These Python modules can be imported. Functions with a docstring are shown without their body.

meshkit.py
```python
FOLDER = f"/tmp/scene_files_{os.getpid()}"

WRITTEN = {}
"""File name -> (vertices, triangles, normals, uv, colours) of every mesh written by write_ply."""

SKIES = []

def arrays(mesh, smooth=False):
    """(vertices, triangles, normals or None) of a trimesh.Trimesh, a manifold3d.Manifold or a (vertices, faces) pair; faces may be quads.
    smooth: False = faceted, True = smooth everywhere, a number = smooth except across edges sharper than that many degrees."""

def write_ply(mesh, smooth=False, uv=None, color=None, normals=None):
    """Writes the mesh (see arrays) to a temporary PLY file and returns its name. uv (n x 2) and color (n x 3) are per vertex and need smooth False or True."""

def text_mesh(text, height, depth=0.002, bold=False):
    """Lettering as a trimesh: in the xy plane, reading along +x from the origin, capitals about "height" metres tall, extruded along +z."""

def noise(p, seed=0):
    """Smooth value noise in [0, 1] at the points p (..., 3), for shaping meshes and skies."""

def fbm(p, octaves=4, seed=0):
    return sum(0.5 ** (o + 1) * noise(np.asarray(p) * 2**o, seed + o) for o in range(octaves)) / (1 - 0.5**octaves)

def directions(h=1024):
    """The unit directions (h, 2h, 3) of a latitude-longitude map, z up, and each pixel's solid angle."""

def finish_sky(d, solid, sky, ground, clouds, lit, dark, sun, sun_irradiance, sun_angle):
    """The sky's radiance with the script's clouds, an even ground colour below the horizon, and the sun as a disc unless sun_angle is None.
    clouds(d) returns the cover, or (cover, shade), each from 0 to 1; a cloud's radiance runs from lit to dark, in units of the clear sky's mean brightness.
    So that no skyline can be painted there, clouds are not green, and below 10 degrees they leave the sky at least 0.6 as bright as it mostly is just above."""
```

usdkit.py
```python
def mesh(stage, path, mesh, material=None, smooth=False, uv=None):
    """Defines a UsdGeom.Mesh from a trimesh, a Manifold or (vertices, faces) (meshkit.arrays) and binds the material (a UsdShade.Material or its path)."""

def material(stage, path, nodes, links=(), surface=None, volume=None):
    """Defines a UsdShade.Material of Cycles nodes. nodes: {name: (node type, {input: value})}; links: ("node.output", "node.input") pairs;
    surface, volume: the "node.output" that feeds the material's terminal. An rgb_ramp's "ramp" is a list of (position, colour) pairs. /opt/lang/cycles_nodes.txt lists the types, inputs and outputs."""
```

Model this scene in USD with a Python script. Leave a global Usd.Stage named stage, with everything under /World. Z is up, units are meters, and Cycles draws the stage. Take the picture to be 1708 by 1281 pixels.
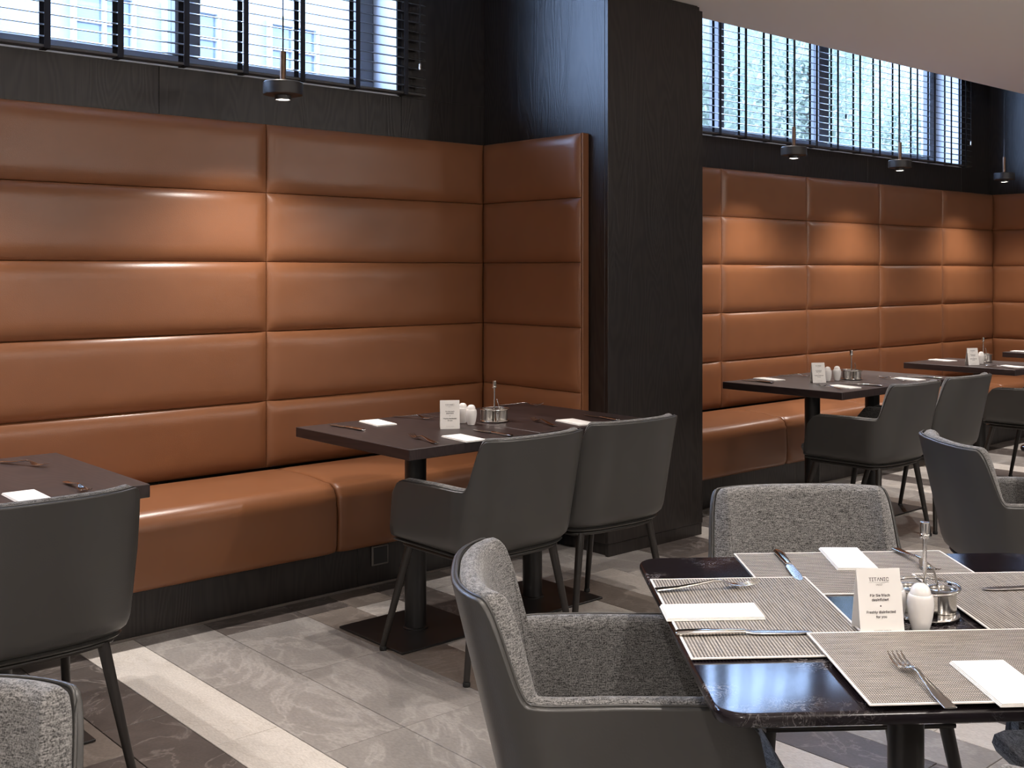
import math, random
import numpy as np, trimesh, usdkit, meshkit
from pxr import Usd, UsdGeom, UsdLux, UsdShade, Gf, Sdf, Vt

stage = Usd.Stage.CreateInMemory()
UsdGeom.SetStageUpAxis(stage, UsdGeom.Tokens.z)
UsdGeom.SetStageMetersPerUnit(stage, 1.0)
UsdGeom.Xform.Define(stage, '/World')
UsdGeom.Scope.Define(stage, '/World/Looks')
PI = math.pi

# ------------------------------------------------------------------ camera, sky, exposure
FPX, PX, PY, YAW = 1875.0, 928.0, 451.0, math.radians(47.17)
HAP = 36.0
cam = UsdGeom.Camera.Define(stage, '/World/camera')
cam.AddTranslateOp().Set(Gf.Vec3d(0, 0, 1.35))
cam.AddRotateZOp().Set(math.degrees(YAW) - 90.0)
cam.AddRotateXOp().Set(90.0)
cam.CreateHorizontalApertureAttr(HAP)
cam.CreateVerticalApertureAttr(HAP * 1281 / 1708)
cam.CreateFocalLengthAttr(FPX / 1708 * HAP)
cam.CreateHorizontalApertureOffsetAttr(-(PX - 854.0) / 1708 * HAP)
cam.CreateVerticalApertureOffsetAttr(-(640.5 - PY) / 1708 * HAP)
cam.CreateClippingRangeAttr(Gf.Vec2f(0.05, 500))
cam.CreateFStopAttr(18.0)
cam.CreateFocusDistanceAttr(2.8)
cam.CreateExposureAttr(0.6)

SKY_POWER = 3.3
PENDANT_POWER = 15.0
DOWN_POWER = 17.0
RECESS_POWER = 33.0
LAMP_COLOR = (1.0, 0.91, 0.84)
sky = UsdLux.DomeLight.Define(stage, '/World/sky')
sky.CreateIntensityAttr(SKY_POWER)
sky.CreateColorAttr(Gf.Vec3f(0.58, 0.81, 1.28))

# ------------------------------------------------------------------ materials
def M(name, nodes, links, surface='p.BSDF'):
    return usdkit.material(stage, '/World/Looks/' + name, nodes, links, surface=surface)

def plain(name, col, rough=0.5, metallic=0.0, **kw):
    return M(name, {'p': ('principled_bsdf', {'base_color': col, 'roughness': rough, 'metallic': metallic, **kw})}, [])

def leather(name, col, rough, spec=0.5, scale=260):
    return M(name, {
        'c': ('texture_coordinate', {}),
        'n': ('noise_texture', {'scale': 9.0, 'detail': 4.0}),
        'm': ('mix', {'mix_type': 'mix', 'color1': tuple(x * .93 for x in col), 'color2': tuple(min(1, x * 1.07) for x in col)}),
        'v': ('voronoi_texture', {'scale': float(scale)}),
        'b': ('bump', {'strength': 0.10, 'distance': 0.0012}),
        'p': ('principled_bsdf', {'roughness': rough, 'specular_ior_level': spec})},
        [('c.object', 'n.vector'), ('c.object', 'v.vector'), ('n.fac', 'm.fac'), ('m.color', 'p.base_color'),
         ('v.distance', 'b.height'), ('b.normal', 'p.normal')])

def melange(name, dark, light):
    return M(name, {
        'c': ('texture_coordinate', {}),
        'mp': ('mapping', {'scale': (70.0, 70.0, 620.0)}),
        'mp2': ('mapping', {'scale': (420.0, 420.0, 420.0)}),
        'n': ('noise_texture', {'scale': 1.0, 'detail': 3.0, 'roughness': 0.65}),
        'n2': ('noise_texture', {'scale': 1.0, 'detail': 2.0}),
        'a': ('math', {'math_type': 'add'}),
        'r': ('rgb_ramp', {'ramp': [(0.0, dark), (0.40, dark), (0.62, light), (1.0, light)]}),
        'h': ('math', {'math_type': 'multiply', 'value2': 0.5}),
        'b': ('bump', {'strength': 0.5, 'distance': 0.002}),
        'p': ('principled_bsdf', {'roughness': 0.9, 'specular_ior_level': 0.2, 'sheen_weight': 0.25, 'sheen_roughness': 0.5})},
        [('c.object', 'mp.vector'), ('mp.vector', 'n.vector'), ('c.object', 'mp2.vector'), ('mp2.vector', 'n2.vector'),
         ('n.fac', 'a.value1'), ('n2.fac', 'a.value2'), ('a.value', 'h.value1'), ('h.value', 'r.fac'),
         ('r.color', 'p.base_color'), ('h.value', 'b.height'), ('b.normal', 'p.normal')])

def veneer(name, c1, c2, rough, spec=0.5, vertical=True, wscale=1.0, bump=0.36):
    # oak grain: long fibres plus cathedral figure, along z (walls) or y
    sc = (6.5, 6.5, 1.1) if vertical else (6.5, 1.1, 6.5)
    sf = (420.0, 420.0, 9.0) if vertical else (420.0, 9.0, 420.0)
    return M(name, {
        'g': ('geometry', {}),
        'mp': ('mapping', {'scale': tuple(x * wscale for x in sc)}),
        'mf': ('mapping', {'scale': sf}),
        'n': ('noise_texture', {'scale': 1.0, 'detail': 2.0, 'roughness': 0.35, 'distortion': 0.3}),
        'f': ('noise_texture', {'scale': 1.0, 'detail': 2.0}),
        'k': ('math', {'math_type': 'multiply', 'value2': 120.0}),
        's': ('math', {'math_type': 'sine'}),
        'mr': ('map_range', {'from_min': -1.0, 'from_max': 1.0, 'to_min': 0.0, 'to_max': 0.5}),
        'a': ('math', {'math_type': 'multiply_add', 'value2': 0.5}),
        'r': ('rgb_ramp', {'ramp': [(0.15, c1), (0.75, c2)]}),
        'b': ('bump', {'strength': bump, 'distance': 0.0015}),
        'p': ('principled_bsdf', {'roughness': rough, 'specular_ior_level': spec})},
        [('g.position', 'mp.vector'), ('g.position', 'mf.vector'), ('mp.vector', 'n.vector'), ('mf.vector', 'f.vector'),
         ('n.fac', 'k.value1'), ('k.value', 's.value1'), ('s.value', 'mr.value'), ('f.fac', 'a.value1'), ('mr.result', 'a.value3'),
         ('a.value', 'r.fac'), ('r.color', 'p.base_color'), ('a.value', 'b.height'), ('b.normal', 'p.normal')])

def stone(name, base, vein, rough, scale=1.0, vein_w=0.06, contrast=0.5, stretch=(1.0, 1.0, 1.0)):
    # honed stone tile: clouds plus wandering veins; every tile is cut from another place
    return M(name, {
        'g': ('geometry', {}), 'o': ('object_info', {}),
        'rv': ('combine_xyz', {}),
        'k1': ('math', {'math_type': 'multiply', 'value2': 37.0}),
        'k2': ('math', {'math_type': 'multiply', 'value2': 91.0}),
        'ad': ('vector_math', {'math_type': 'add'}),
        'mp': ('mapping', {'scale': tuple(scale * s for s in stretch), 'rotation': (0, 0, 0.5)}),
        'n': ('noise_texture', {'scale': 3.2, 'detail': 6.0, 'roughness': 0.6, 'distortion': 1.2}),
        'v': ('noise_texture', {'scale': 2.1, 'detail': 5.0, 'roughness': 0.6, 'distortion': 2.2}),
        'fn': ('noise_texture', {'scale': 90.0, 'detail': 3.0}),
        's1': ('math', {'math_type': 'subtract', 'value2': 0.5}),
        's2': ('math', {'math_type': 'absolute'}),
        'vr': ('map_range', {'from_min': 0.0, 'from_max': vein_w, 'to_min': 1.0, 'to_max': 0.0, 'clamp': True}),
        'cr': ('rgb_ramp', {'ramp': [(0.25, tuple(x * (1 - contrast) for x in base)), (0.5, base), (0.75, tuple(min(1, x * (1 + contrast)) for x in base))]}),
        'vm': ('math', {'math_type': 'multiply', 'value2': 0.45}),
        'mx': ('mix', {'mix_type': 'mix', 'color2': vein}),
        'fr': ('map_range', {'from_min': 0.3, 'from_max': 0.7, 'to_min': 0.86, 'to_max': 1.12}),
        'ml': ('vector_math', {'math_type': 'scale'}),
        'b': ('bump', {'strength': 0.12, 'distance': 0.001}),
        'p': ('principled_bsdf', {'roughness': rough})},
        [('o.random', 'k1.value1'), ('o.random', 'k2.value1'), ('k1.value', 'rv.x'), ('k2.value', 'rv.y'), ('g.position', 'ad.vector1'), ('rv.vector', 'ad.vector2'),
         ('ad.vector', 'mp.vector'), ('mp.vector', 'n.vector'), ('mp.vector', 'v.vector'), ('mp.vector', 'fn.vector'),
         ('v.fac', 's1.value1'), ('s1.value', 's2.value1'), ('s2.value', 'vr.value'), ('n.fac', 'cr.fac'), ('vr.result', 'vm.value1'),
         ('vm.value', 'mx.fac'), ('cr.color', 'mx.color1'), ('fn.fac', 'fr.value'), ('mx.color', 'ml.vector1'), ('fr.result', 'ml.scale'),
         ('ml.vector', 'p.base_color'), ('n.fac', 'b.height'), ('b.normal', 'p.normal')])

TAN = leather('tan_leather', (0.215, 0.087, 0.038), 0.31, 0.5)
GREY_LEATHER = leather('grey_leather', (0.053, 0.051, 0.048), 0.37, 0.5)
FABRIC = melange('grey_melange', (0.034, 0.033, 0.032), (0.27, 0.262, 0.253))
OAK = veneer('dark_oak', (0.010, 0.0078, 0.0068), (0.0215, 0.0168, 0.0147), 0.37)
PLUM = veneer('table_wood', (0.020, 0.012, 0.012), (0.033, 0.021, 0.020), 0.40, vertical=False, bump=0.1)
PLUM_EDGE = veneer('table_wood_edge', (0.020, 0.012, 0.010), (0.032, 0.020, 0.016), 0.40, vertical=False, bump=0.1)
BLACK_METAL = plain('black_powdercoat', (0.012, 0.011, 0.011), 0.38)
RUBBER = plain('black_rubber', (0.01, 0.01, 0.01), 0.6)
LEG_METAL = plain('bronze_black_metal', (0.020, 0.017, 0.015), 0.35)
CHROME = plain('polished_steel', (0.72, 0.70, 0.67), 0.10, 1.0)
CHROME_BRUSHED = plain('brushed_steel', (0.60, 0.58, 0.55), 0.22, 1.0)
PORCELAIN = plain('white_porcelain', (0.80, 0.78, 0.76), 0.12, coat_weight=0.5)
PAPER = plain('white_paper', (0.83, 0.81, 0.78), 0.75)
CARD = plain('white_card', (0.80, 0.78, 0.75), 0.6)
INK = plain('grey_ink', (0.07, 0.06, 0.06), 0.7)
INK_PALE = plain('pale_ink', (0.35, 0.34, 0.33), 0.7)
HEM = plain('white_hem', (0.80, 0.76, 0.72), 0.6)
CEILING = plain('ceiling_paint', (0.88, 0.84, 0.80), 0.9)
PLASTER = plain('pale_plaster', (0.66, 0.67, 0.70), 0.9)
FRAME = plain('window_frame_grey', (0.10, 0.10, 0.11), 0.45)
SLAT = plain('blind_slat', (0.052, 0.050, 0.050), 0.36)
TAPE = plain('blind_tape', (0.012, 0.013, 0.018), 0.9)
PENDANT = plain('pendant_graphite', (0.030, 0.028, 0.028), 0.42)
BRONZE = plain('pendant_bronze', (0.16, 0.10, 0.07), 0.3, 0.9)
CORD = plain('black_cord', (0.008, 0.008, 0.008), 0.7)
SOCKET = plain('socket_black', (0.012, 0.012, 0.012), 0.35)
ROOM_WALL = plain('unseen_wall_paint', (0.60, 0.57, 0.54), 0.8)  # walls out of view, pale so they bounce lamp light back
GROUT = plain('grout', (0.20, 0.185, 0.17), 0.9)
TRIM = plain('plinth_trim', (0.16, 0.14, 0.125), 0.4)
GLOW = M('lamp_glow', {'e': ('emission', {'color': (1.0, 0.90, 0.80), 'strength': 14.0})}, [], 'e.emission')
FILL_GLOW = M('fill_globe_glow', {'e': ('emission', {'color': (1.0, 0.93, 0.87), 'strength': 31.0})}, [], 'e.emission')  # emission of the added fill globes
GLASS = M('window_glass', {'t': ('transparent_bsdf', {'color': (0.96, 0.98, 1.0)}), 'g': ('glossy_bsdf', {'color': (1, 1, 1), 'roughness': 0.02}),
                           'f': ('layer_weight', {'blend': 0.5}), 'w': ('math', {'math_type': 'power', 'value2': 5.0}), 'q': ('math', {'math_type': 'multiply_add', 'value2': 0.6, 'value3': 0.03}), 'm': ('mix_closure', {})},
          [('f.facing', 'w.value1'), ('w.value', 'q.value1'), ('q.value', 'm.fac'), ('t.BSDF', 'm.closure1'), ('g.BSDF', 'm.closure2')], 'm.closure')
TABLE_STONE = M('black_quartz', {
    'g': ('geometry', {}),
    'w': ('noise_texture', {'scale': 24.0, 'detail': 6.0, 'roughness': 0.62, 'distortion': 3.2}),
    'k': ('noise_texture', {'scale': 6.0, 'detail': 2.0}),
    's1': ('math', {'math_type': 'subtract', 'value2': 0.5}), 's2': ('math', {'math_type': 'absolute'}),
    'vr': ('map_range', {'from_min': 0.0, 'from_max': 0.020, 'to_min': 1.0, 'to_max': 0.0, 'clamp': True}),
    'kr': ('map_range', {'from_min': 0.54, 'from_max': 0.66, 'to_min': 0.0, 'to_max': 0.7, 'clamp': True}),
    'mm': ('math', {'math_type': 'multiply'}),
    'mx': ('mix', {'mix_type': 'mix', 'color1': (0.011, 0.008, 0.010), 'color2': (0.42, 0.40, 0.40)}),
    'p': ('principled_bsdf', {'roughness': 0.09, 'specular_ior_level': 0.42})},
    [('g.position', 'w.vector'), ('g.position', 'k.vector'), ('w.fac', 's1.value1'), ('s1.value', 's2.value1'), ('s2.value', 'vr.value'),
     ('k.fac', 'kr.value'), ('vr.result', 'mm.value1'), ('kr.result', 'mm.value2'), ('mm.value', 'mx.fac'), ('mx.color', 'p.base_color')])
WEAVE = M('woven_vinyl', {
    'c': ('texture_coordinate', {}),
    'sx': ('mapping', {'scale': (1.0, 1.0, 1.0)}),
    'wx': ('wave_texture', {'wave_type': 'bands', 'bands_direction': 'x', 'profile': 'sine', 'scale': 92.0}),
    'wy': ('wave_texture', {'wave_type': 'bands', 'bands_direction': 'y', 'profile': 'sine', 'scale': 58.0}),
    'mp': ('mapping', {'scale': (14.0, 260.0, 1.0)}),
    'n': ('noise_texture', {'scale': 1.0, 'detail': 2.0}),
    'm': ('math', {'math_type': 'multiply'}),
    'a': ('math', {'math_type': 'multiply_add', 'value2': 0.85}),
    'r': ('rgb_ramp', {'ramp': [(0.16, (0.028, 0.024, 0.022)), (0.44, (0.19, 0.168, 0.148)), (0.85, (0.66, 0.61, 0.54))]}),
    'b': ('bump', {'strength': 0.5, 'distance': 0.001}),
    'n2': ('math', {'math_type': 'multiply', 'value2': 0.5}),
    'p': ('principled_bsdf', {'roughness': 0.55})},
    [('c.object', 'sx.vector'), ('sx.vector', 'wx.vector'), ('sx.vector', 'wy.vector'), ('c.object', 'mp.vector'), ('mp.vector', 'n.vector'),
     ('wx.fac', 'm.value1'), ('wy.fac', 'm.value2'), ('m.value', 'a.value1'), ('n.fac', 'n2.value1'), ('n2.value', 'a.value3'),
     ('a.value', 'r.fac'), ('r.color', 'p.base_color'), ('m.value', 'b.height'), ('b.normal', 'p.normal')])
TILE = {
    'dark': stone('tile_charcoal', (0.085, 0.072, 0.066), (0.30, 0.27, 0.25), 0.38, 1.3, 0.02, 0.35),
    'light': stone('tile_ivory', (0.52, 0.49, 0.455), (0.40, 0.36, 0.32), 0.36, 0.8, 0.02, 0.08, (3.0, 1.0, 1.0)),
    'grey': stone('tile_grey', (0.235, 0.220, 0.208), (0.40, 0.38, 0.36), 0.36, 0.9, 0.05, 0.16, (1.5, 0.8, 1.0)),
    'pale': stone('tile_pale_grey', (0.36, 0.335, 0.31), (0.52, 0.48, 0.45), 0.38, 0.9, 0.05, 0.2),
    'brown': stone('tile_taupe', (0.165, 0.140, 0.122), (0.30, 0.26, 0.23), 0.38, 1.0, 0.03, 0.25),
}
LEAF = M('leaf', {'o': ('geometry', {}), 'r': ('rgb_ramp', {'ramp': [(0.0, (0.22, 0.25, 0.19)), (1.0, (0.48, 0.52, 0.44))]}),
                  'd': ('diffuse_bsdf', {}), 't': ('translucent_bsdf', {}), 'm': ('mix_closure', {'fac': 0.45})},
         [('o.random_per_island', 'r.fac'), ('r.color', 'd.color'), ('r.color', 't.color'), ('d.BSDF', 'm.closure1'), ('t.BSDF', 'm.closure2')], 'm.closure')
BARK = plain('bark', (0.10, 0.08, 0.06), 0.9)
FACADE = plain('facade_render', (0.18, 0.18, 0.18), 0.9)
FAR_GLASS = plain('far_pane', (0.10, 0.12, 0.15), 0.08)
WHITE_PAINT = plain('white_paint', (0.34, 0.34, 0.34), 0.5)
PAVING = plain('outdoor_paving', (0.25, 0.245, 0.24), 0.9)

# ------------------------------------------------------------------ object helpers
used = {}
def numbered(parent, name):
    k = used.get((parent, name), -1) + 1
    used[(parent, name)] = k
    return name if k == 0 else '%s_%03d' % (name, k)

def tag(prim, label=None, cat=None, group=None, kind=None):
    for k, v in (('label', label), ('category', cat), ('group', group), ('kind', kind)):
        if v: prim.SetCustomDataByKey(k, v)
    return prim

def path_of(parent):
    return '/World' if parent is None else str(parent.GetPath())

def obj(name, mesh, mat, parent=None, smooth=30, label=None):
    pp = path_of(parent)
    m = usdkit.mesh(stage, pp + '/' + numbered(pp, name), mesh, mat, smooth=smooth)
    if label: tag(m.GetPrim(), label)
    return m.GetPrim()

def thing(name, label, cat, loc=(0, 0, 0), rotz=0.0, group=None, kind=None):
    x = UsdGeom.Xform.Define(stage, '/World/' + numbered('/World', name))
    x.AddTranslateOp().Set(Gf.Vec3d(*map(float, loc)))
    x.AddRotateZOp().Set(math.degrees(rotz))
    return tag(x.GetPrim(), label, cat, group, kind)

def struct(name):
    x = UsdGeom.Xform.Define(stage, '/World/' + numbered('/World', name))
    return tag(x.GetPrim(), kind='structure')

def dup(root, loc, rotz, label, group=None, name=None):
    was = root.GetCustomData()
    nm = name or root.GetName().rstrip('0123456789').rstrip('_')
    r = thing(nm, label, was['category'], loc, rotz, group or was.get('group'))
    r.GetReferences().AddInternalReference(root.GetPath())
    UsdGeom.Xformable(r).ClearXformOpOrder()
    xf = UsdGeom.Xformable(r)
    xf.GetPrim().GetAttribute('xformOp:translate').Set(Gf.Vec3d(*map(float, loc)))
    xf.GetPrim().GetAttribute('xformOp:rotateZ').Set(math.degrees(rotz))
    xf.SetXformOpOrder([UsdGeom.XformOp(r.GetAttribute('xformOp:translate')), UsdGeom.XformOp(r.GetAttribute('xformOp:rotateZ'))])
    tag(r, label, was['category'], group or was.get('group'))
    r.SetInstanceable(True)
    return r

class Proto:
    """Builds a kind of thing once; later ones are instanceable copies."""
    def __init__(self, name, cat, build): self.name, self.cat, self.build, self.root = name, cat, build, None
    def put(self, loc, rotz, label, group=None):
        if self.root is None:
            self.root = thing(self.name, label, self.cat, loc, rotz, group)
            self.build(self.root)
            self.group = group
            return self.root
        r = dup(self.root, loc, rotz, label, group, self.name)
        return r

# ------------------------------------------------------------------ mesh helpers
def cat(*ms):
    out_v, out_f, n = [], [], 0
    for m in ms:
        v, f = (m.vertices, m.faces) if isinstance(m, trimesh.Trimesh) else m
        v, f = np.asarray(v, float), np.asarray(f, int)
        if f.shape[1] == 4: f = np.vstack([f[:, [0, 1, 2]], f[:, [0, 2, 3]]])
        out_v.append(v); out_f.append(f + n); n += len(v)
    return np.vstack(out_v), np.vstack(out_f)

def hull(pts):
    h = trimesh.convex.convex_hull(np.asarray(pts, float))
    return np.array(h.vertices), np.array(h.faces)

def box(x0, x1, y0, y1, z0, z1, b=0.0):
    if b <= 0:
        m = trimesh.creation.box([x1 - x0, y1 - y0, z1 - z0])
        m.apply_translation([(x0 + x1) / 2, (y0 + y1) / 2, (z0 + z1) / 2])
        return np.array(m.vertices), np.array(m.faces)
    p = []
    for x, sx in ((x0, 1), (x1, -1)):
        for y, sy in ((y0, 1), (y1, -1)):
            for z, sz in ((z0, 1), (z1, -1)):
                p += [(x, y + sy * b, z + sz * b), (x + sx * b, y, z + sz * b), (x + sx * b, y + sy * b, z)]
    return hull(p)

def top_box(x0, x1, y0, y1, z0, z1, b):
    """A slab whose upper edges alone are bevelled."""
    return hull([(x0, y0, z0), (x1, y0, z0), (x0, y1, z0), (x1, y1, z0), (x0, y0, z1 - b), (x1, y0, z1 - b), (x0, y1, z1 - b), (x1, y1, z1 - b),
                 (x0 + b, y0 + b, z1), (x1 - b, y0 + b, z1), (x0 + b, y1 - b, z1), (x1 - b, y1 - b, z1)])

def rot2(v, a):
    v = np.array(v, float); c, s = math.cos(a), math.sin(a)
    v[..., 0], v[..., 1] = v[..., 0] * c - v[..., 1] * s, v[..., 0] * s + v[..., 1] * c
    return v

def lathe(profile, n=40, center=(0, 0, 0)):
    pr = np.array(profile, float)
    a = np.linspace(0, 2 * PI, n, endpoint=False)
    v = np.stack([pr[:, None, 0] * np.cos(a), pr[:, None, 0] * np.sin(a), np.repeat(pr[:, 1:2], n, 1)], -1)
    k = len(pr)
    i, j = np.meshgrid(np.arange(k - 1), np.arange(n), indexing='ij')
    q = np.stack([i * n + j, i * n + (j + 1) % n, (i + 1) * n + (j + 1) % n, (i + 1) * n + j], -1).reshape(-1, 4)
    v = v.reshape(-1, 3)
    f = np.vstack([q[:, [0, 1, 2]], q[:, [0, 2, 3]]])
    caps = []
    for row, flip in ((0, True), (k - 1, False)):
        if pr[row, 0] > 1e-6:
            c = len(v); v = np.vstack([v, [[0, 0, pr[row, 1]]]])
            for t in range(n):
                a_, b_ = row * n + t, row * n + (t + 1) % n
                caps.append((c, b_, a_) if flip else (c, a_, b_))
    if caps: f = np.vstack([f, caps])
    return v + np.array(center), f

def cone(p, q, r0, r1, n=20):
    """A tapered round bar from p to q with closed ends."""
    return loft([ring(p, np.subtract(q, p), r0, n), ring(q, np.subtract(q, p), r1, n)])

def ring(c, d, r, n):
    d = np.asarray(d, float); d = d / np.linalg.norm(d)
    a = np.cross(d, (0, 0, 1.0)) if abs(d[2]) < .9 else np.cross(d, (1.0, 0, 0))
    a /= np.linalg.norm(a); b = np.cross(d, a)
    t = np.linspace(0, 2 * PI, n, endpoint=False)[:, None]
    return np.asarray(c, float) + r * (np.cos(t) * a + np.sin(t) * b)

def loft(sections, closed=False, caps=True):
    s = np.array(sections, float); k, n = s.shape[:2]
    v = s.reshape(-1, 3)
    rows = np.arange(k if closed else k - 1)
    i, j = np.meshgrid(rows, np.arange(n), indexing='ij')
    i2 = (i + 1) % k
    q = np.stack([i * n + j, i * n + (j + 1) % n, i2 * n + (j + 1) % n, i2 * n + j], -1).reshape(-1, 4)
    f = np.vstack([q[:, [0, 1, 2]], q[:, [0, 2, 3]]])
    if caps and not closed:
        for row, flip in ((0, True), (k - 1, False)):
            c = len(v); v = np.vstack([v, s[row].mean(0)[None]])
            t = np.arange(n); a_, b_ = row * n + t, row * n + (t + 1) % n
            f = np.vstack([f, np.stack([np.full(n, c), b_, a_] if flip else [np.full(n, c), a_, b_], 1)])
    return fix(v, f)

def fix(v, f):
    a, b, c = v[f[:, 0]], v[f[:, 1]], v[f[:, 2]]
    if np.einsum('ij,ij->i', a, np.cross(b, c)).sum() < 0: f = f[:, ::-1]
    return v, f

def tube(path, r, n=10, closed=False):
    p = np.asarray(path, float)
    d = np.roll(p, -1, 0) - np.roll(p, 1, 0) if closed else np.gradient(p, axis=0)
    return loft([ring(c, t, r, n) for c, t in zip(p, d)], closed=closed)

def grid_solid(front, back):
    """A closed sheet between two equal grids of points (a, b, 3)."""
    a, b = front.shape[:2]
    v = np.vstack([front.reshape(-1, 3), back.reshape(-1, 3)])
    i, j = np.meshgrid(np.arange(a - 1), np.arange(b - 1), indexing='ij')
    q = np.stack([i * b + j, i * b + j + 1, (i + 1) * b + j + 1, (i + 1) * b + j], -1).reshape(-1, 4)
    n = a * b
    edge = [k for k in range(b)] + [k * b + b - 1 for k in range(1, a)] + [(a - 1) * b + k for k in range(b - 2, -1, -1)] + [k * b for k in range(a - 2, 0, -1)]
    e, e2 = np.array(edge), np.roll(edge, -1)
    side = np.stack([e, e + n, e2 + n, e2], 1)
    q = np.vstack([q, q[:, ::-1] + n, side])
    return fix(v, np.vstack([q[:, [0, 1, 2]], q[:, [0, 2, 3]]]))

def round_rect(w, d, r, n=8):
    pts = []
    for cx, cy, a0 in ((w / 2 - r, d / 2 - r, 0), (-w / 2 + r, d / 2 - r, PI / 2), (-w / 2 + r, -d / 2 + r, PI), (w / 2 - r, -d / 2 + r, 1.5 * PI)):
        for t in np.linspace(0, PI / 2, n): pts.append((cx + r * math.cos(a0 + t), cy + r * math.sin(a0 + t)))
    return np.array(pts)

def ease(x): x = np.clip(x, 0, 1); return x * x * (3 - 2 * x)

# ------------------------------------------------------------------ the room
WALL_Y, BACK_Y, SEAT_Y, KICK_Y = 4.63, 4.58, 4.00, 4.065
PIER = ((3.77, 4.46), (9.45, 10.3))
CEIL, COVE = 2.70, 3.52

# floor: strips that run towards the banquettes, each a row of stone tiles
floor = struct('floor')
obj('screed', box(-2.6, 12.6, -2.6, 4.63, -0.10, -0.012), GROUT, floor)
rng = random.Random(11)
strips = [(-2.5, 'grey'), (-2.0, 'brown'), (-1.4, 'light'), (-0.9, 'dark'), (-0.34, 'grey'), (0.06, 'brown'), (0.26, 'dark'), (0.46, 'pale'), (0.86, 'brown'), (1.06, 'brown'), (1.26, 'dark'), (1.46, 'light'), (1.66, 'grey'),
          (1.93, 'grey'), (2.27, 'brown'), (2.47, 'light'), (2.66, 'dark'), (2.86, 'grey'), (3.05, 'light'), (3.25, 'brown'), (3.45, 'pale'), (3.65, 'grey'), (3.98, 'dark'), (4.2, 'brown'),
          (4.4, 'pale'), (4.6, 'dark'), (4.8, 'grey'), (5.1, 'brown'), (5.3, 'grey'), (5.62, 'light'), (5.82, 'brown'), (6.02, 'grey'), (6.3, 'light'), (6.5, 'dark'), (6.7, 'grey'), (7.1, 'brown'), (7.4, 'light'), (7.6, 'grey'),
          (8.0, 'dark'), (8.3, 'pale'), (8.7, 'grey'), (9.2, 'brown'), (9.6, 'grey'), (10.2, 'light'), (10.8, 'grey'), (11.6, 'brown'), (12.5, None)]
mixes = {'dark': ('dark', 'dark', 'dark', 'brown'), 'light': ('light', 'light', 'light', 'pale'), 'grey': ('grey', 'grey', 'grey', 'pale'),
         'pale': ('pale', 'pale', 'grey'), 'brown': ('brown', 'brown', 'grey', 'dark')}
def seen(x, y):
    t = x * math.cos(YAW) + y * math.sin(YAW); s = x * math.sin(YAW) - y * math.cos(YAW)
    if t < 0.6: return False
    px, py = PX + FPX * s / t, PY + FPX * 1.35 / t
    return -120 < px < 1830 and py < 1400
rest = []
n_tiles = 0
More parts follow.
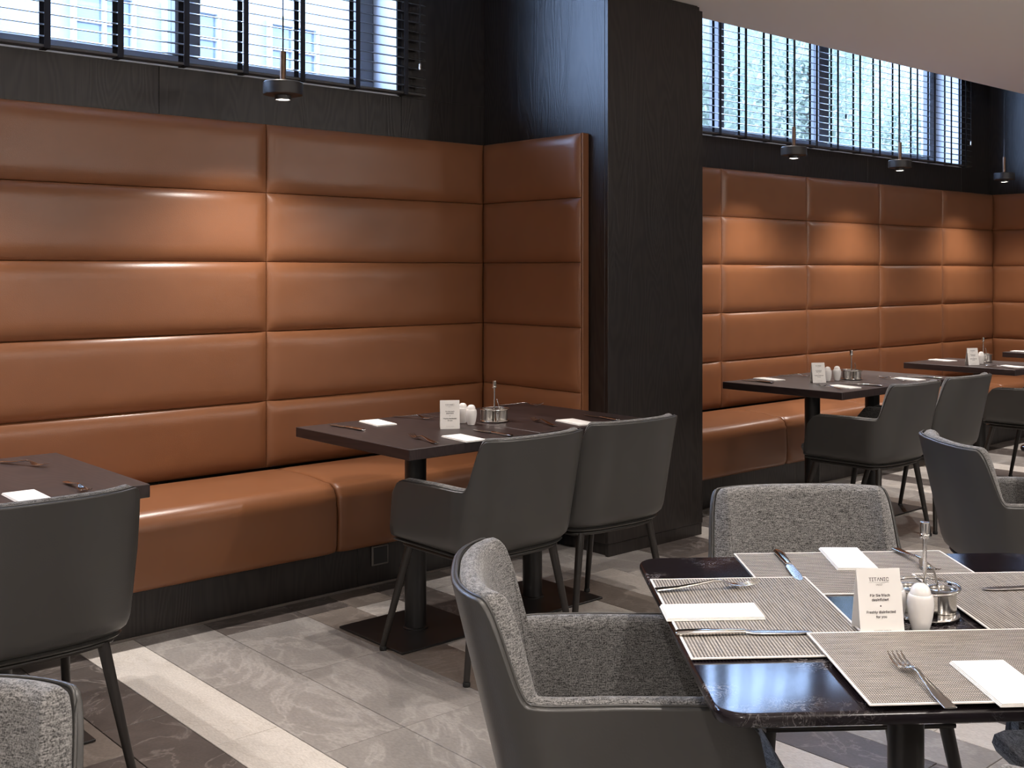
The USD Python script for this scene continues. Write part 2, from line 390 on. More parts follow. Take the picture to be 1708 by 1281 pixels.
for (x0, tone), (x1, _) in zip(strips[:-1], strips[1:]):
    fixed = {1.26: [3.90, 3.31], 1.46: [3.90, 3.0], 1.66: [3.88, 2.745], 1.93: [3.88, 3.346, 2.745], 2.27: [3.88, 3.28], 2.66: [3.82, 3.35]}.get(x0)
    cuts = [4.064]
    y = 4.064
    first = True
    length = 0.60
    while y > -2.5:
        if fixed: y = fixed.pop(0)
        elif first: y -= rng.choice((0.22, 0.35, 0.5, 0.6))
        else: y -= length
        first = False
        cuts.append(max(y, -2.5))
    for ya, yb in zip(cuts[1:], cuts[:-1]):
        if yb - ya < 0.03: continue
        g = 0.0012
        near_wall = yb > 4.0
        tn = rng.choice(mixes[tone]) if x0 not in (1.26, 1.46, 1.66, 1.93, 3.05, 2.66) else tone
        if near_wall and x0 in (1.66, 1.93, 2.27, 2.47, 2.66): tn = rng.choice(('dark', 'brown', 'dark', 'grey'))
        m = top_box(x0 + g, x1 - g, ya + g, yb - g, -0.0119, 0.0, 0.0012)
        if any(seen(x, yy) for x in (x0, x1) for yy in (ya, yb, (ya + yb) / 2)) and n_tiles < 298:
            obj('tile', m, TILE[tn], floor, smooth=False); n_tiles += 1
        else: rest.append(m)
far = obj('outlying_tiles', cat(*rest), TILE['grey'], floor, smooth=False); tag(far, kind='stuff')

# ceiling: a low slab over the room and a raised recess over the banquettes
ceil = struct('ceiling')
obj('slab', box(-2.6, 12.6, -2.6, 3.88, CEIL, CEIL + 0.88), CEILING, ceil)
obj('recess', box(-2.6, 12.6, 3.88, 5.0, COVE, COVE + 0.06), CEILING, ceil)

# back wall: veneer on masonry, with two high openings
OPEN = ((-0.6, 3.23), (4.75, 8.95))
Z0, Z1 = 2.215, 3.46
wall = struct('wall_back')
def piece(x0, x1, z0, z1):
    obj('veneer_panel', box(x0 + 0.0008, x1 - 0.0008, WALL_Y, WALL_Y + 0.03, z0, z1, 0.0012), OAK, wall)
def masonry(x0, x1, z0, z1): obj('masonry', box(x0, x1, WALL_Y + 0.0302, 5.0, z0, z1), PLASTER, wall)
for x0, x1 in ((-2.6, -0.6), (-0.6, 0.76), (0.76, 2.0), (2.0, 3.24), (3.24, 4.0), (4.0, 4.75), (4.75, 6.1), (6.1, 7.5), (7.5, 8.95), (8.95, 9.6), (9.6, 12.6)):
    piece(x0, x1, 0.0, Z0)
masonry(-2.6, 12.6, 0.0, Z0 - 0.001)
for x0, x1 in ((-2.6, -0.6), (3.24, 4.0), (4.0, 4.75), (8.95, 9.6), (9.6, 12.6)): piece(x0, x1, Z0, COVE - 0.002)
for x0, x1 in ((-2.6, -0.6), (3.23, 4.75), (8.95, 12.6)): masonry(x0, x1, Z0, COVE - 0.002)
for x0, x1 in OPEN: piece(x0, x1 + (0.01 if x1 < 4 else 0), Z1, COVE - 0.002)
for name, x0, x1, y0, y1 in (('wall_left', -2.7, -2.6, -2.7, 5.0), ('wall_right', 12.6, 12.7, -2.7, 5.0)):  # unseen walls, here and below, closing the room to sky light
    w = struct(name); obj('plaster_panel', box(x0, x1, y0, y1, -0.1, 3.62), ROOM_WALL, w)
w = struct('wall_front'); obj('plaster_panel', box(-2.7, 12.7, -2.7, -2.6, -0.1, 3.62), ROOM_WALL, w)

# piers between the alcoves
for k, (x0, x1) in enumerate(PIER):
    w = struct('wall_pier')
    tag(w, ('dark oak clad pier standing between the two leather banquettes', 'dark oak clad pier closing the far end of the second banquette')[k])
    obj('core', box(x0 + 0.021, x1 - 0.021, 3.732, WALL_Y - 0.001, 0, CEIL - 0.001), OAK, w)
    obj('front_panel', box(x0, x1, 3.71, 3.731, 0.06, CEIL - 0.025, 0.0015), OAK, w)
    obj('side_panel', box(x0, x0 + 0.02, 3.732, WALL_Y - 0.001, 0.06, COVE - 0.003, 0.001), OAK, w)
    obj('side_panel', box(x1 - 0.02, x1, 3.732, WALL_Y - 0.001, 0.06, COVE - 0.003, 0.001), OAK, w)
    obj('plinth', box(x0 + 0.004, x1 - 0.004, 3.714, 3.7315, 0.0, 0.058), OAK, w)
    obj('cap', box(x0 + 0.006, x1 - 0.03, 3.72, 3.731, CEIL - 0.024, CEIL - 0.001), OAK, w)

# windows
for k, ((x0, x1), posts) in enumerate(zip(OPEN, (((0.7, 0.78), (2.17, 2.29)), ((6.0, 6.06), (7.19, 7.32))))):
    w = struct('window_%d' % (k + 1))
    fr = obj('frame', cat(box(x0, x1, 4.86, 4.93, 2.235, 2.315, 0.004), box(x0, x1, 4.86, 4.93, 3.40, 3.46, 0.004),
                          box(x0, x0 + 0.09, 4.86, 4.93, 2.316, 3.399, 0.004), box(x1 - 0.10, x1 - 0.001, 4.86, 4.93, 2.316, 3.399, 0.004)), FRAME, w)
    edges = [x0 + 0.09] + [e for p in posts for e in p] + [x1 - 0.10]
    for a, b in posts: obj('mullion', box(a, b, 4.85, 4.935, 2.316, 3.399, 0.004), FRAME, w)
    for a, b in zip(edges[::2], edges[1::2]): obj('pane', box(a, b, 4.892, 4.898, 2.316, 3.399), GLASS, w, smooth=False)
    obj('sill', box(x0, x1, 4.63, 4.859, 2.2155, 2.234, 0.003), PLASTER, w)
    obj('lintel', box(x0, x1, 4.661, 5.0, 3.461, COVE - 0.001), PLASTER, w)

# trim at the foot of the banquettes
for x0, x1 in ((-0.6, 3.769), (4.461, 9.449)):
    t = struct('trim_1'); obj('skirting_strip', box(x0, x1, KICK_Y - 0.005, KICK_Y - 0.0005, 0.0005, 0.010), TRIM, t)

# ------------------------------------------------------------------ banquettes
def cushion(x0, x1, z0, z1, puff, nx=34, nz=22, seed=0):
    """Pillow in the xz plane, bulging towards -y from y = 0; backed at y = +0.045."""
    def warp(n):  # points crowd towards the seams
        s = np.linspace(-1, 1, n); return np.sign(s) * (1 - (1 - np.abs(s)) ** 1.9)
    u, v = np.meshgrid(warp(nx), warp(nz), indexing='ij')
    w, h = (x1 - x0) / 2, (z1 - z0) / 2
    du, dv = (1 - np.abs(u)) * w, (1 - np.abs(v)) * h
    e = lambda d, r: np.clip(1 - (1 - np.clip(d / r, 0, 1)) ** 2.6, 0, 1) ** 0.75
    amp = e(du, 0.075) * e(dv, 0.075)
    X, Z = (x0 + x1) / 2 + u * w, (z0 + z1) / 2 + v * h
    wob = meshkit.fbm(np.stack([X * 3.1, Z * 5.3, np.full_like(X, 7.7 + seed)], -1), 3) - 0.5
    y = -puff * amp * (1 + 0.28 * wob)
    front = np.stack([X, y, Z], -1)
    back = np.stack([X, np.full_like(X, 0.036), Z], -1)
    return grid_solid(front, back)

ROWS = [0.466, 0.765, 1.076, 1.388, 1.697, 2.005]
def banquette(label, cols, seats, x0, x1, group):
    t = thing('leather_banquette', label, 'banquette', ((x0 + x1) / 2, BACK_Y, 0), 0, group)
    cx = (x0 + x1) / 2
    for a, b in zip(cols[:-1], cols[1:]):
        for k, (za, zb) in enumerate(zip(ROWS[:-1], ROWS[1:])):
            obj('back_cushion', cushion(a - cx + .0005, b - cx - .0005, za + .0005, zb - .0005, 0.024, seed=a * 7 + k), TAN, t, smooth=60)
    # seat: a rounded profile carried along x and tucked in at the joins
    prof = [(0.0, 0.455), (-0.10, 0.474), (-0.25, 0.482), (-0.40, 0.478), (-0.475, 0.470)]
    for a in np.linspace(PI / 2, PI, 9)[1:]: prof.append((-0.505 - 0.075 * -math.cos(a) * 1.0, 0.395 + 0.075 * math.sin(a)))
    prof += [(-0.583, 0.34), (-0.584, 0.27), (-0.581, 0.21), (-0.572, 0.188), (-0.555, 0.182), (-0.3, 0.182), (0.0, 0.182)]
    prof = np.array(prof)
    mid = np.array([-0.25, 0.32])
    for k, (a, b) in enumerate(zip(seats[:-1], seats[1:])):
        secs = []
        for s in np.concatenate([np.linspace(0, 0.02, 4), np.linspace(0.035, 0.12, 5), np.linspace(0.2, (b - a) - 0.2, 12), (b - a) - np.linspace(0.12, 0.035, 5), (b - a) - np.linspace(0.02, 0, 4)]):
            d = min(s, (b - a) - s)
            tuck = 0.018 * (1 - math.sqrt(max(0, 1 - (1 - min(d / 0.045, 1)) ** 2)))
            n = prof - mid; n = n / np.linalg.norm(n, axis=1, keepdims=True)
            pp = prof - n * tuck
            x = a - cx + .001 + s * (1 - .002 / (b - a))
            puck = np.zeros(len(pp))
            if d < 0.16:  # gathered leather where the pieces meet at the front edge
                wv = math.exp(-(d / 0.05) ** 2)
                puck = 0.0035 * wv * np.sin(np.arange(len(pp)) * 2.4 + k) * np.exp(-((np.arange(len(pp)) - 9) / 4.0) ** 2)
            pp = pp + n * puck[:, None]
            secs.append(np.stack([np.full(len(pp), x), np.minimum(pp[:, 0], -0.001), pp[:, 1]], 1))
        obj('seat_cushion', loft(secs), TAN, t, smooth=50)
    edges = list(np.arange(x0, x1, 1.32)) + [x1]
    if edges[-1] - edges[-2] < 0.3: edges.pop(-2)
    for a, b in zip(edges[:-1], edges[1:]):
        obj('plinth_board', box(a - cx + .0008, b - cx - .0008, KICK_Y - BACK_Y, KICK_Y - BACK_Y + 0.02, 0.0105, 0.180, 0.001), OAK, t, label='dark oak kick board')
    return t

banquette('tan leather wall banquette of long horizontal cushions left of the pier', [-0.025, 1.222, 2.472, 3.7225], [-0.02, 1.23, 2.49, 3.698], -0.02, 3.765, None)
banquette('tan leather wall banquette of short square cushions beyond the pier', [4.745, 5.69, 6.635, 7.58, 8.525, 9.4035], [4.465, 5.605, 6.55, 7.5, 8.45, 9.378], 4.465, 9.445, None)

def side_panel(label, x, y0, y1):
    t = thing('upholstered_side_panel', label, 'wall panel', (x, y1, 0), 0)
    rows = [0.19] + ROWS[1:]
    for k, (za, zb) in enumerate(zip(rows[:-1], rows[1:])):
        v, f = cushion(0.0, y1 - y0, za + .0005, zb - .0005, 0.022, nx=26, seed=k * 3.3 + x)
        w = np.stack([v[:, 1], -v[:, 0], v[:, 2]], 1)   # face -x
        obj('cushion', fix(w, f), TAN, t, smooth=60)
    obj('end_facing', box(0.002, 0.044, -(y1 - y0) - 0.010, -(y1 - y0) - 0.001, 0.19, ROWS[-1], 0.003), TAN, t)
    return t
side_panel('tan leather return panel of five cushions on the near face of the pier', 3.724, 3.845, 4.5795)
side_panel('tan leather return panel at the far end of the second banquette', 9.405, 3.845, 4.5795)

# socket in the kick board
s = thing('power_socket', 'black square power socket in the kick board under the tan seat', 'socket', (2.73, KICK_Y - 0.0005, 0.127))
obj('plate', box(-0.043, 0.043, -0.007, 0.0, -0.043, 0.043, 0.003), TRIM, s)
obj('insert', box(-0.035, 0.035, -0.0095, -0.0072, -0.035, 0.035, 0.001), SOCKET, s)

# ------------------------------------------------------------------ blinds
def slat(x0, x1, tilt):
    n = 7
    u = np.linspace(-1, 1, n)
    y, z = u * 0.025, 0.0022 * (1 - u * u)
    y, z = y * math.cos(tilt) - z * math.sin(tilt), y * math.sin(tilt) + z * math.cos(tilt)
    top = np.stack([np.stack([np.full(n, x), y, z + 0.0015], 1) for x in (x0, x1)])
    bot = np.stack([np.stack([np.full(n, x), y, z - 0.0015], 1) for x in (x0, x1)])
    return grid_solid(top, bot)

def blind(label, x0, x1, tapes, zb, wand):
    cx = (x0 + x1) / 2; yb = 4.592
    t = thing('venetian_blind', label, 'blind', (cx, yb, zb))
    z, k = 0.045, 0
    while zb + z < 3.40:
        v, f = slat(x0 - cx, x1 - cx, 0.30)
        obj('slat', (v + np.array([0, 0, z]), f), SLAT, t, smooth=40); z += 0.0455; k += 1
    obj('bottom_rail', box(x0 - cx, x1 - cx, -0.025, 0.025, -0.002, 0.010, 0.002), SLAT, t)
    obj('head_rail', box(x0 - cx, x1 - cx, -0.028, 0.028, 3.415 - zb, 3.455 - zb, 0.003), SLAT, t)
    for x in tapes:
        for yy in (-0.0295, 0.0285):
            obj('ladder_tape', box(x - cx - 0.012, x - cx + 0.012, yy - 0.0006, yy + 0.0006, -0.0055, 3.414 - zb), TAPE, t, smooth=False)
        obj('tape_stirrup', box(x - cx - 0.012, x - cx + 0.012, -0.0295, 0.0285, -0.0060, -0.0030), TAPE, t, smooth=False)
    for kk, (wx, wz) in enumerate(wand):
        c = obj('pull_cord', cone((wx - cx, -0.036, wz + 0.03 - zb), (wx - cx, -0.036, 3.41 - zb), 0.0013, 0.0013, 8), TAPE, t)
        obj('cord_tassel', lathe([(0.0, 0), (0.006, 0.001), (0.0065, 0.028), (0.003, 0.036), (0.0, 0.037)], 14, (wx - cx, -0.036, wz - zb)), CHROME_BRUSHED if kk == 0 else TAPE, c)
blind('dark wooden venetian blind with wide tapes over the first banquette', 0.30, 3.345, [0.675, 0.958, 1.241, 1.524, 1.811, 2.092, 2.365, 2.647, 2.943, 3.221], 2.222, ((3.30, 2.345), (1.27, 2.29)))
blind('dark wooden venetian blind of the far window beyond the pier', 4.72, 9.02, [4.86, 5.13, 5.40, 5.661, 5.925, 6.195, 6.465, 6.733, 6.998, 7.288, 7.56, 7.838, 8.11, 8.38, 8.65, 8.90], 2.222, ((8.97, 2.40), (7.09, 2.45)))

# ------------------------------------------------------------------ pendants, unseen downlights and added fill globes
def spot(parent, name, loc, power, cone_deg, soft, radius=0.02, color=LAMP_COLOR, aim=0):
    l = UsdLux.SphereLight.Define(stage, path_of(parent) + '/' + name)
    l.AddTranslateOp().Set(Gf.Vec3d(*loc))
    if aim: l.AddRotateXOp().Set(aim)
    l.CreateRadiusAttr(radius); l.CreateIntensityAttr(power); l.CreateNormalizeAttr(True)
    l.CreateColorAttr(Gf.Vec3f(*color))
    sh = UsdLux.ShapingAPI.Apply(l.GetPrim())
    sh.CreateShapingConeAngleAttr(cone_deg); sh.CreateShapingConeSoftnessAttr(soft)
    return l

def pendant(label, x, z=2.055, y=4.14):
    t = thing('pendant_lamp', label, 'lamp', (x, y, z), 0, 'pendant lamps over the banquettes')
    obj('shade', lathe([(0.024, 0.058), (0.026, 0.064), (0.076, 0.066), (0.080, 0.062), (0.080, 0.018), (0.079, 0.014), (0.072, 0.012), (0.045, 0.014), (0.034, 0.010), (0.032, -0.006), (0.030, -0.007), (0.028, 0.000), (0.0, 0.003)], 48), PENDANT, t)
    obj('lens', lathe([(0.0, 0.0005), (0.0275, 0.0005), (0.0275, -0.004), (0.02, -0.0062), (0.0, -0.0068)], 32), GLOW, t)
    obj('stem', lathe([(0.0, 0.0665), (0.0125, 0.0665), (0.0125, 0.190), (0.0115, 0.192), (0.0, 0.192)], 24), BRONZE, t)
    obj('cord_sleeve', cone((0, 0, 0.1925), (0, 0, 0.335), 0.0035, 0.0035, 10), PENDANT, t)
    obj('cord', cone((0, 0, 0.3355), (0, 0, COVE - z - 0.021), 0.0022, 0.0022, 8), CORD, t)
    obj('ceiling_rose', lathe([(0.0, COVE - z - 0.0205), (0.045, COVE - z - 0.0205), (0.047, COVE - z - 0.018), (0.047, COVE - z - 0.0005), (0, COVE - z - 0.0005)], 32), PENDANT, t)
    spot(t, 'bulb', (0, 0, -0.034), PENDANT_POWER, 64, 1.0)
pendant('graphite disc pendant lamp hanging in front of the near window blind', 2.31)
pendant('graphite disc pendant lamp nearest the pier under the far blind', 5.86)
pendant('graphite disc pendant lamp second from the pier under the far blind', 7.12)
pendant('graphite disc pendant lamp hanging right of the far blind', 8.70, 2.06)
pendant('unseen graphite disc pendant lamp over the leftmost table', 0.85)  # out of view, continues the row and lights the left end

def downlight(x, y, power, where, cone_deg=42, z=CEIL, soft=0.5, aim=0):  # unseen lamps, placed to light chairs, tables and floor from above
    t = thing('ceiling_downlight', 'unseen recessed ceiling downlight ' + where, 'lamp', (x, y, z), 0, 'unseen downlights')
    obj('trim_ring', lathe([(0.040, -0.0005), (0.055, -0.0005), (0.055, -0.004), (0.050, -0.007), (0.040, -0.004), (0.040, -0.0005)], 32), WHITE_PAINT, t)
    obj('lens', lathe([(0.0, -0.0008), (0.038, -0.0008), (0.038, -0.003), (0.0, -0.003)], 24), GLOW, t)
    spot(t, 'bulb', (0, 0, -0.03), power, cone_deg, soft, aim=aim)
for x, y, where in ((1.35, 2.35, 'over the floor in front of the near banquette'), (3.0, 2.6, 'over the grey chairs by the pier'), (1.75, 1.05, 'over the foreground stone table'), (0.2, 2.6, 'over the left edge of the floor'),
                    (0.3, 1.0, 'over the pale chair at the lower left'), (3.5, 1.3, 'over the second stone table'), (4.6, 2.2, 'in front of the pier'), (6.2, 2.4, 'in front of the far table pair'), (8.0, 2.4, 'in front of the farthest table'),
                    (5.0, 0.4, 'right of the second stone table'), (-1.2, 1.2, 'far left of the camera'), (1.2, -1.0, 'right behind the camera'), (3.0, -1.0, 'far right behind the camera')):
    downlight(x, y, DOWN_POWER * (0.35 if (x, y) == (1.35, 2.35) else 0.6 if (x, y) == (0.2, 2.6) else 1.35 if (x, y) in ((0.3, 1.0), (1.75, 1.05)) else 1.0), where)
for x, where in ((0.55, 'over the left end of the near banquette'), (2.05, 'over the middle of the near banquette'), (5.45, 'over the near end of the far banquette'), (6.75, 'over the middle of the far banquette'), (8.1, 'over the far end of the far banquette')):  # out of view, placed to cast light pools before the banquettes
    downlight(x, 4.30, RECESS_POWER, 'in the raised recess ' + where, 21, COVE, 0.12, -15)

def globe(x, y, where):  # fill lamps added out of view, behind and beside the camera
    z = 2.12
    t = thing('globe_lamp', 'added opal glass globe for fill light ' + where, 'lamp', (x, y, z))
    obj('globe', trimesh.creation.icosphere(3, 0.17), FILL_GLOW, t, smooth=True)
    obj('cap', lathe([(0.0, 0.166), (0.05, 0.166), (0.05, 0.20), (0.02, 0.215), (0.0, 0.215)], 24), BRONZE, t)
    obj('cord', cone((0, 0, 0.2155), (0, 0, CEIL - z - 0.001), 0.003, 0.003, 8), CORD, t)
for x, y, where in ((-1.4, -0.6, 'far behind the camera to the left'), (0.6, -1.6, 'behind the camera'), (3.2, -1.6, 'behind the camera to the right'), (5.6, -0.8, 'far to the right of the camera')):
    globe(x, y, where)

# ------------------------------------------------------------------ tables
def wood_table(t, w=0.585, d=0.745):
    obj('tabletop', box(-w / 2, w / 2, -d / 2, d / 2, 0.7125, 0.75, 0.002), PLUM, t)
    obj('pole', lathe([(0, 0.011), (0.0405, 0.011), (0.0405, 0.708), (0, 0.708)], 32), BLACK_METAL, t)
    obj('pole_collar', lathe([(0.0408, 0.0085), (0.047, 0.0085), (0.047, 0.013), (0.0408, 0.016), (0.0408, 0.0085)], 32), BLACK_METAL, t)
    obj('base_plate', box(-0.205, 0.205, -0.205, 0.205, 0.0005, 0.0083, 0.002), BLACK_METAL, t)
    obj('mounting_plate', box(-0.13, 0.13, -0.13, 0.13, 0.7085, 0.7123, 0.001), BLACK_METAL, t)
WT = Proto('wooden_table', 'table', wood_table)
YT = 3.4625
WT.put((2.487, YT, 0), 0, 'dark plum wood table, left half of the pair before the near banquette', None)
WT.put((3.075, YT, 0), 0, 'dark plum wood table by the pier, right half of the pair before the near banquette')
WT.put((1.017, YT, 0), 0, 'dark plum wood table cut by the left edge behind the lone grey chair')
WT.put((5.068, YT, 0), 0, 'dark wood table beyond the pier, near half of the pair before the far banquette')
WT.put((5.656, YT, 0), 0, 'dark wood table beyond the pier, far half of the pair before the far banquette')
WT.put((6.932, YT, 0), 0, 'dark wood table cut by the right edge, with a tent card at its left end')
WT.put((8.32, YT, 0), 0, 'dark wood table farthest away at the end of the far banquette')

TP = np.array([0.772, -0.635]); TQ = np.array([0.635, 0.772]); TO = np.array([1.190, 0.964]); TS = 0.832
TA = math.atan2(TP[1], TP[0])
def on_table(p, q, o=TO): return o + p * TP + q * TQ
def stone_table(t):
    r = round_rect(TS, TS, 0.045, 7)
    secs = [np.c_[round_rect(TS - 2 * i, TS - 2 * i, 0.045 - i * .6, 7), np.full(len(r), z)] for i, z in ((0.012, 0.7262), (0.003, 0.731), (0.0, 0.738), (0.0, 0.744), (0.002, 0.7482), (0.005, 0.75))]
    obj('tabletop', loft(secs), TABLE_STONE, t, smooth=35)
    obj('pole', lathe([(0, 0.011), (0.031, 0.011), (0.031, 0.722), (0, 0.722)], 32), LEG_METAL, t)
    obj('base_plate', box(-0.23, 0.23, -0.23, 0.23, 0.0005, 0.0105, 0.002), BLACK_METAL, t)
    obj('mounting_plate', box(-0.16, 0.16, -0.16, 0.16, 0.7222, 0.726, 0.001), BLACK_METAL, t)
ST = Proto('stone_table', 'table', stone_table)
c = on_table(TS / 2, TS / 2)
ST.put((c[0], c[1], 0), TA, 'square black veined stone table in the foreground set with four placemats')
TO2 = TO + np.array([2.09, 0.165])
c = on_table(TS / 2, TS / 2, TO2)
ST.put((c[0], c[1], 0), TA, 'black stone table whose corner shows at the right edge beside the turned chair')

# placemats
def placemat(t, w=0.445, d=0.305):
    h = 0.004
    obj('weave', box(-w / 2 + h, w / 2 - h, -d / 2 + h, d / 2 - h, 0.0, 0.0018), WEAVE, t, smooth=False)
    for x0, x1, y0, y1 in ((-w / 2, w / 2, -d / 2, -d / 2 + h - .0002), (-w / 2, w / 2, d / 2 - h + .0002, d / 2), (-w / 2, -w / 2 + h - .0002, -d / 2 + h, d / 2 - h), (w / 2 - h + .0002, w / 2, -d / 2 + h, d / 2 - h)):
        obj('hem', box(x0, x1, y0, y1, 0.0, 0.0024, 0.0004), HEM, t)
PM = Proto('placemat', 'placemat', placemat)
TZ = 0.7502
for p, q, a, dz, lab in ((0.43, 0.695, 0, 0.0, 'grey woven placemat with white hem on the far side of the stone table'),
                     (0.154, 0.43, PI / 2, 0.0026, 'grey woven placemat with white hem on the left side of the stone table'),
                     (0.669, 0.43, PI / 2, 0.0052, 'grey woven placemat with white hem on the right side of the stone table'),
                     (0.431, 0.151, 0, 0.0078, 'grey woven placemat with white hem on the near side of the stone table')):
    w = on_table(p, q); PM.put((w[0], w[1], TZ + dz), TA + a, lab, None)

# ------------------------------------------------------------------ cutlery, napkins, cards, shakers, cruet stands
def flat_loft(stations, n=10):
    """stations: (y, z, width, thickness) along +y; oval cross sections."""
    a = np.linspace(0, 2 * PI, n, endpoint=False)
    return loft([np.stack([w / 2 * np.sign(np.cos(a)) * np.abs(np.cos(a)) ** .7, np.full(n, y), z + th / 2 * np.sign(np.sin(a)) * np.abs(np.sin(a)) ** .8], 1) for y, z, w, th in stations])

def fork(t):
    obj('handle', flat_loft([(-0.100, 0.0045, 0.016, 0.002), (-0.098, 0.0045, 0.020, 0.0035), (-0.06, 0.006, 0.017, 0.0036), (-0.02, 0.0105, 0.010, 0.004), (0.010, 0.0150, 0.0065, 0.0045), (0.026, 0.0145, 0.007, 0.0042)]), CHROME, t, smooth=50)
    h = obj('head', flat_loft([(0.0262, 0.0145, 0.007, 0.0040), (0.035, 0.0115, 0.016, 0.003), (0.046, 0.0075, 0.024, 0.0024), (0.058, 0.0055, 0.0245, 0.002)]), CHROME, t, smooth=50)
    for x in (-0.0102, -0.0034, 0.0034, 0.0102):
        v, f = flat_loft([(0.0582, 0.0055, 0.0042, 0.002), (0.075, 0.006, 0.0038, 0.002), (0.090, 0.0095, 0.003, 0.0018), (0.100, 0.014, 0.0014, 0.001)], 8)
        obj('tine', (v + np.array([x, 0, 0]), f), CHROME, h, smooth=50)
def knife(t):
    obj('handle', flat_loft([(-0.112, 0.004, 0.014, 0.004), (-0.108, 0.0045, 0.020, 0.0075), (-0.07, 0.005, 0.019, 0.0085), (-0.02, 0.005, 0.0145, 0.0080), (0.002, 0.005, 0.012, 0.007)]), CHROME, t, smooth=50)
    obj('blade', flat_loft([(0.0022, 0.005, 0.011, 0.0050), (0.015, 0.0035, 0.020, 0.0030), (0.07, 0.0028, 0.0215, 0.0022), (0.098, 0.0026, 0.018, 0.0018), (0.110, 0.0026, 0.008, 0.0012), (0.113, 0.0026, 0.002, 0.001)]), CHROME_BRUSHED, t, smooth=50)
def napkin(t):
    w, d = 0.083, 0.170
    for k in range(3):
        i = 0.0012 * k
        obj('fold', box(-w / 2 + i, w / 2 - i * .3, -d / 2 + i * .5, d / 2 - i, 0.0002 + 0.0018 * k, 0.0018 + 0.0018 * k, 0.0004), PAPER, t)
FORK, KNIFE, NAP = Proto('fork', 'fork', fork), Proto('knife', 'knife', knife), Proto('paper_napkin', 'napkin', napkin)

def text_part(t, text, h, zc, tilt, w_, mat, bold=False, maxw=None):
    m = meshkit.text_mesh(text, h, 0.0003, bold)
    v, f = np.array(m.vertices), np.array(m.faces)
    width = v[:, 0].max() - v[:, 0].min()
    if maxw and width > maxw: v[:, :2] *= maxw / width
    v[:, 0] -= (v[:, 0].max() + v[:, 0].min()) / 2
    # lay on the leaning front panel: local x stays, local y climbs the slope
    y0 = -w_ / 2 + 0.0
    s, c_ = math.sin(tilt), math.cos(tilt)
    up = v[:, 1] + zc; out = v[:, 2] + 0.0007
    vv = np.stack([v[:, 0], y0 + up * s - out * c_, up * c_ + out * s], 1)
    return obj('lettering', (vv, f), mat, t, smooth=False)
def tent_card(t):
    W, Hh, D = 0.074, 0.106, 0.046
    tilt = math.atan2(D / 2, Hh); L = math.hypot(D / 2, Hh)
    s, c_ = math.sin(tilt), math.cos(tilt); th = 0.0006
    for sgn, nm in ((-1, 'front_panel'), (1, 'back_panel')):
        p = []
        for x in (-W / 2, W / 2):
            for l in (0, L):
                for o in (0, th): p.append((x, sgn * (D / 2 - l * s) + (-sgn) * -o * c_ * 1.0 if sgn < 0 else D / 2 - l * s + o * c_, l * c_ + o * s))
        obj(nm, hull(p), CARD, t, smooth=False)
    T = lambda *a, **k: text_part(t, *a, **k)
    T('TIT\u039bNIC', 0.0058, 0.0885, tilt, D, INK, maxw=0.034)
    r = obj('rule', box(-0.017, 0.017, 0, 0.0003, 0, 0.0004), INK_PALE, t, smooth=False)
    v = 0.0865
    UsdGeom.Xformable(r).AddTranslateOp().Set(Gf.Vec3d(0, -D / 2 + v * s - 0.0010, v * c_))
    T('DECO', 0.0028, 0.0815, tilt, D, INK_PALE)
    T('F\u00fcr Sie frisch', 0.0040, 0.0640, tilt, D, INK, bold=True, maxw=0.034)
    T('desinfiziert', 0.0040, 0.0570, tilt, D, INK, bold=True, maxw=0.030)
    T('\u2022', 0.0050, 0.0470, tilt, D, INK, bold=True)
    T('Freshly disinfected', 0.0040, 0.0375, tilt, D, INK, bold=True, maxw=0.049)
    T('for you', 0.0040, 0.0300, tilt, D, INK, bold=True, maxw=0.018)
    T('www.titanic-hotels.de', 0.0020, 0.0095, tilt, D, INK_PALE, maxw=0.031)
CARDP = Proto('tent_card', 'card', tent_card)

def shaker(t):
    obj('body', lathe([(0.0, 0.0005), (0.013, 0.0005), (0.0145, 0.002), (0.0185, 0.016), (0.0215, 0.034), (0.0222, 0.046), (0.0212, 0.056), (0.0193, 0.0605), (0.0180, 0.0612), (0.0, 0.0612)], 36), PORCELAIN, t, smooth=40)
    obj('cap', lathe([(0.0172, 0.0614), (0.0170, 0.0640), (0.0150, 0.0710), (0.0105, 0.0765), (0.0050, 0.0787), (0.0, 0.0790)], 36), PORCELAIN, t, smooth=60)
SHK = Proto('salt_shaker', 'shaker', shaker)

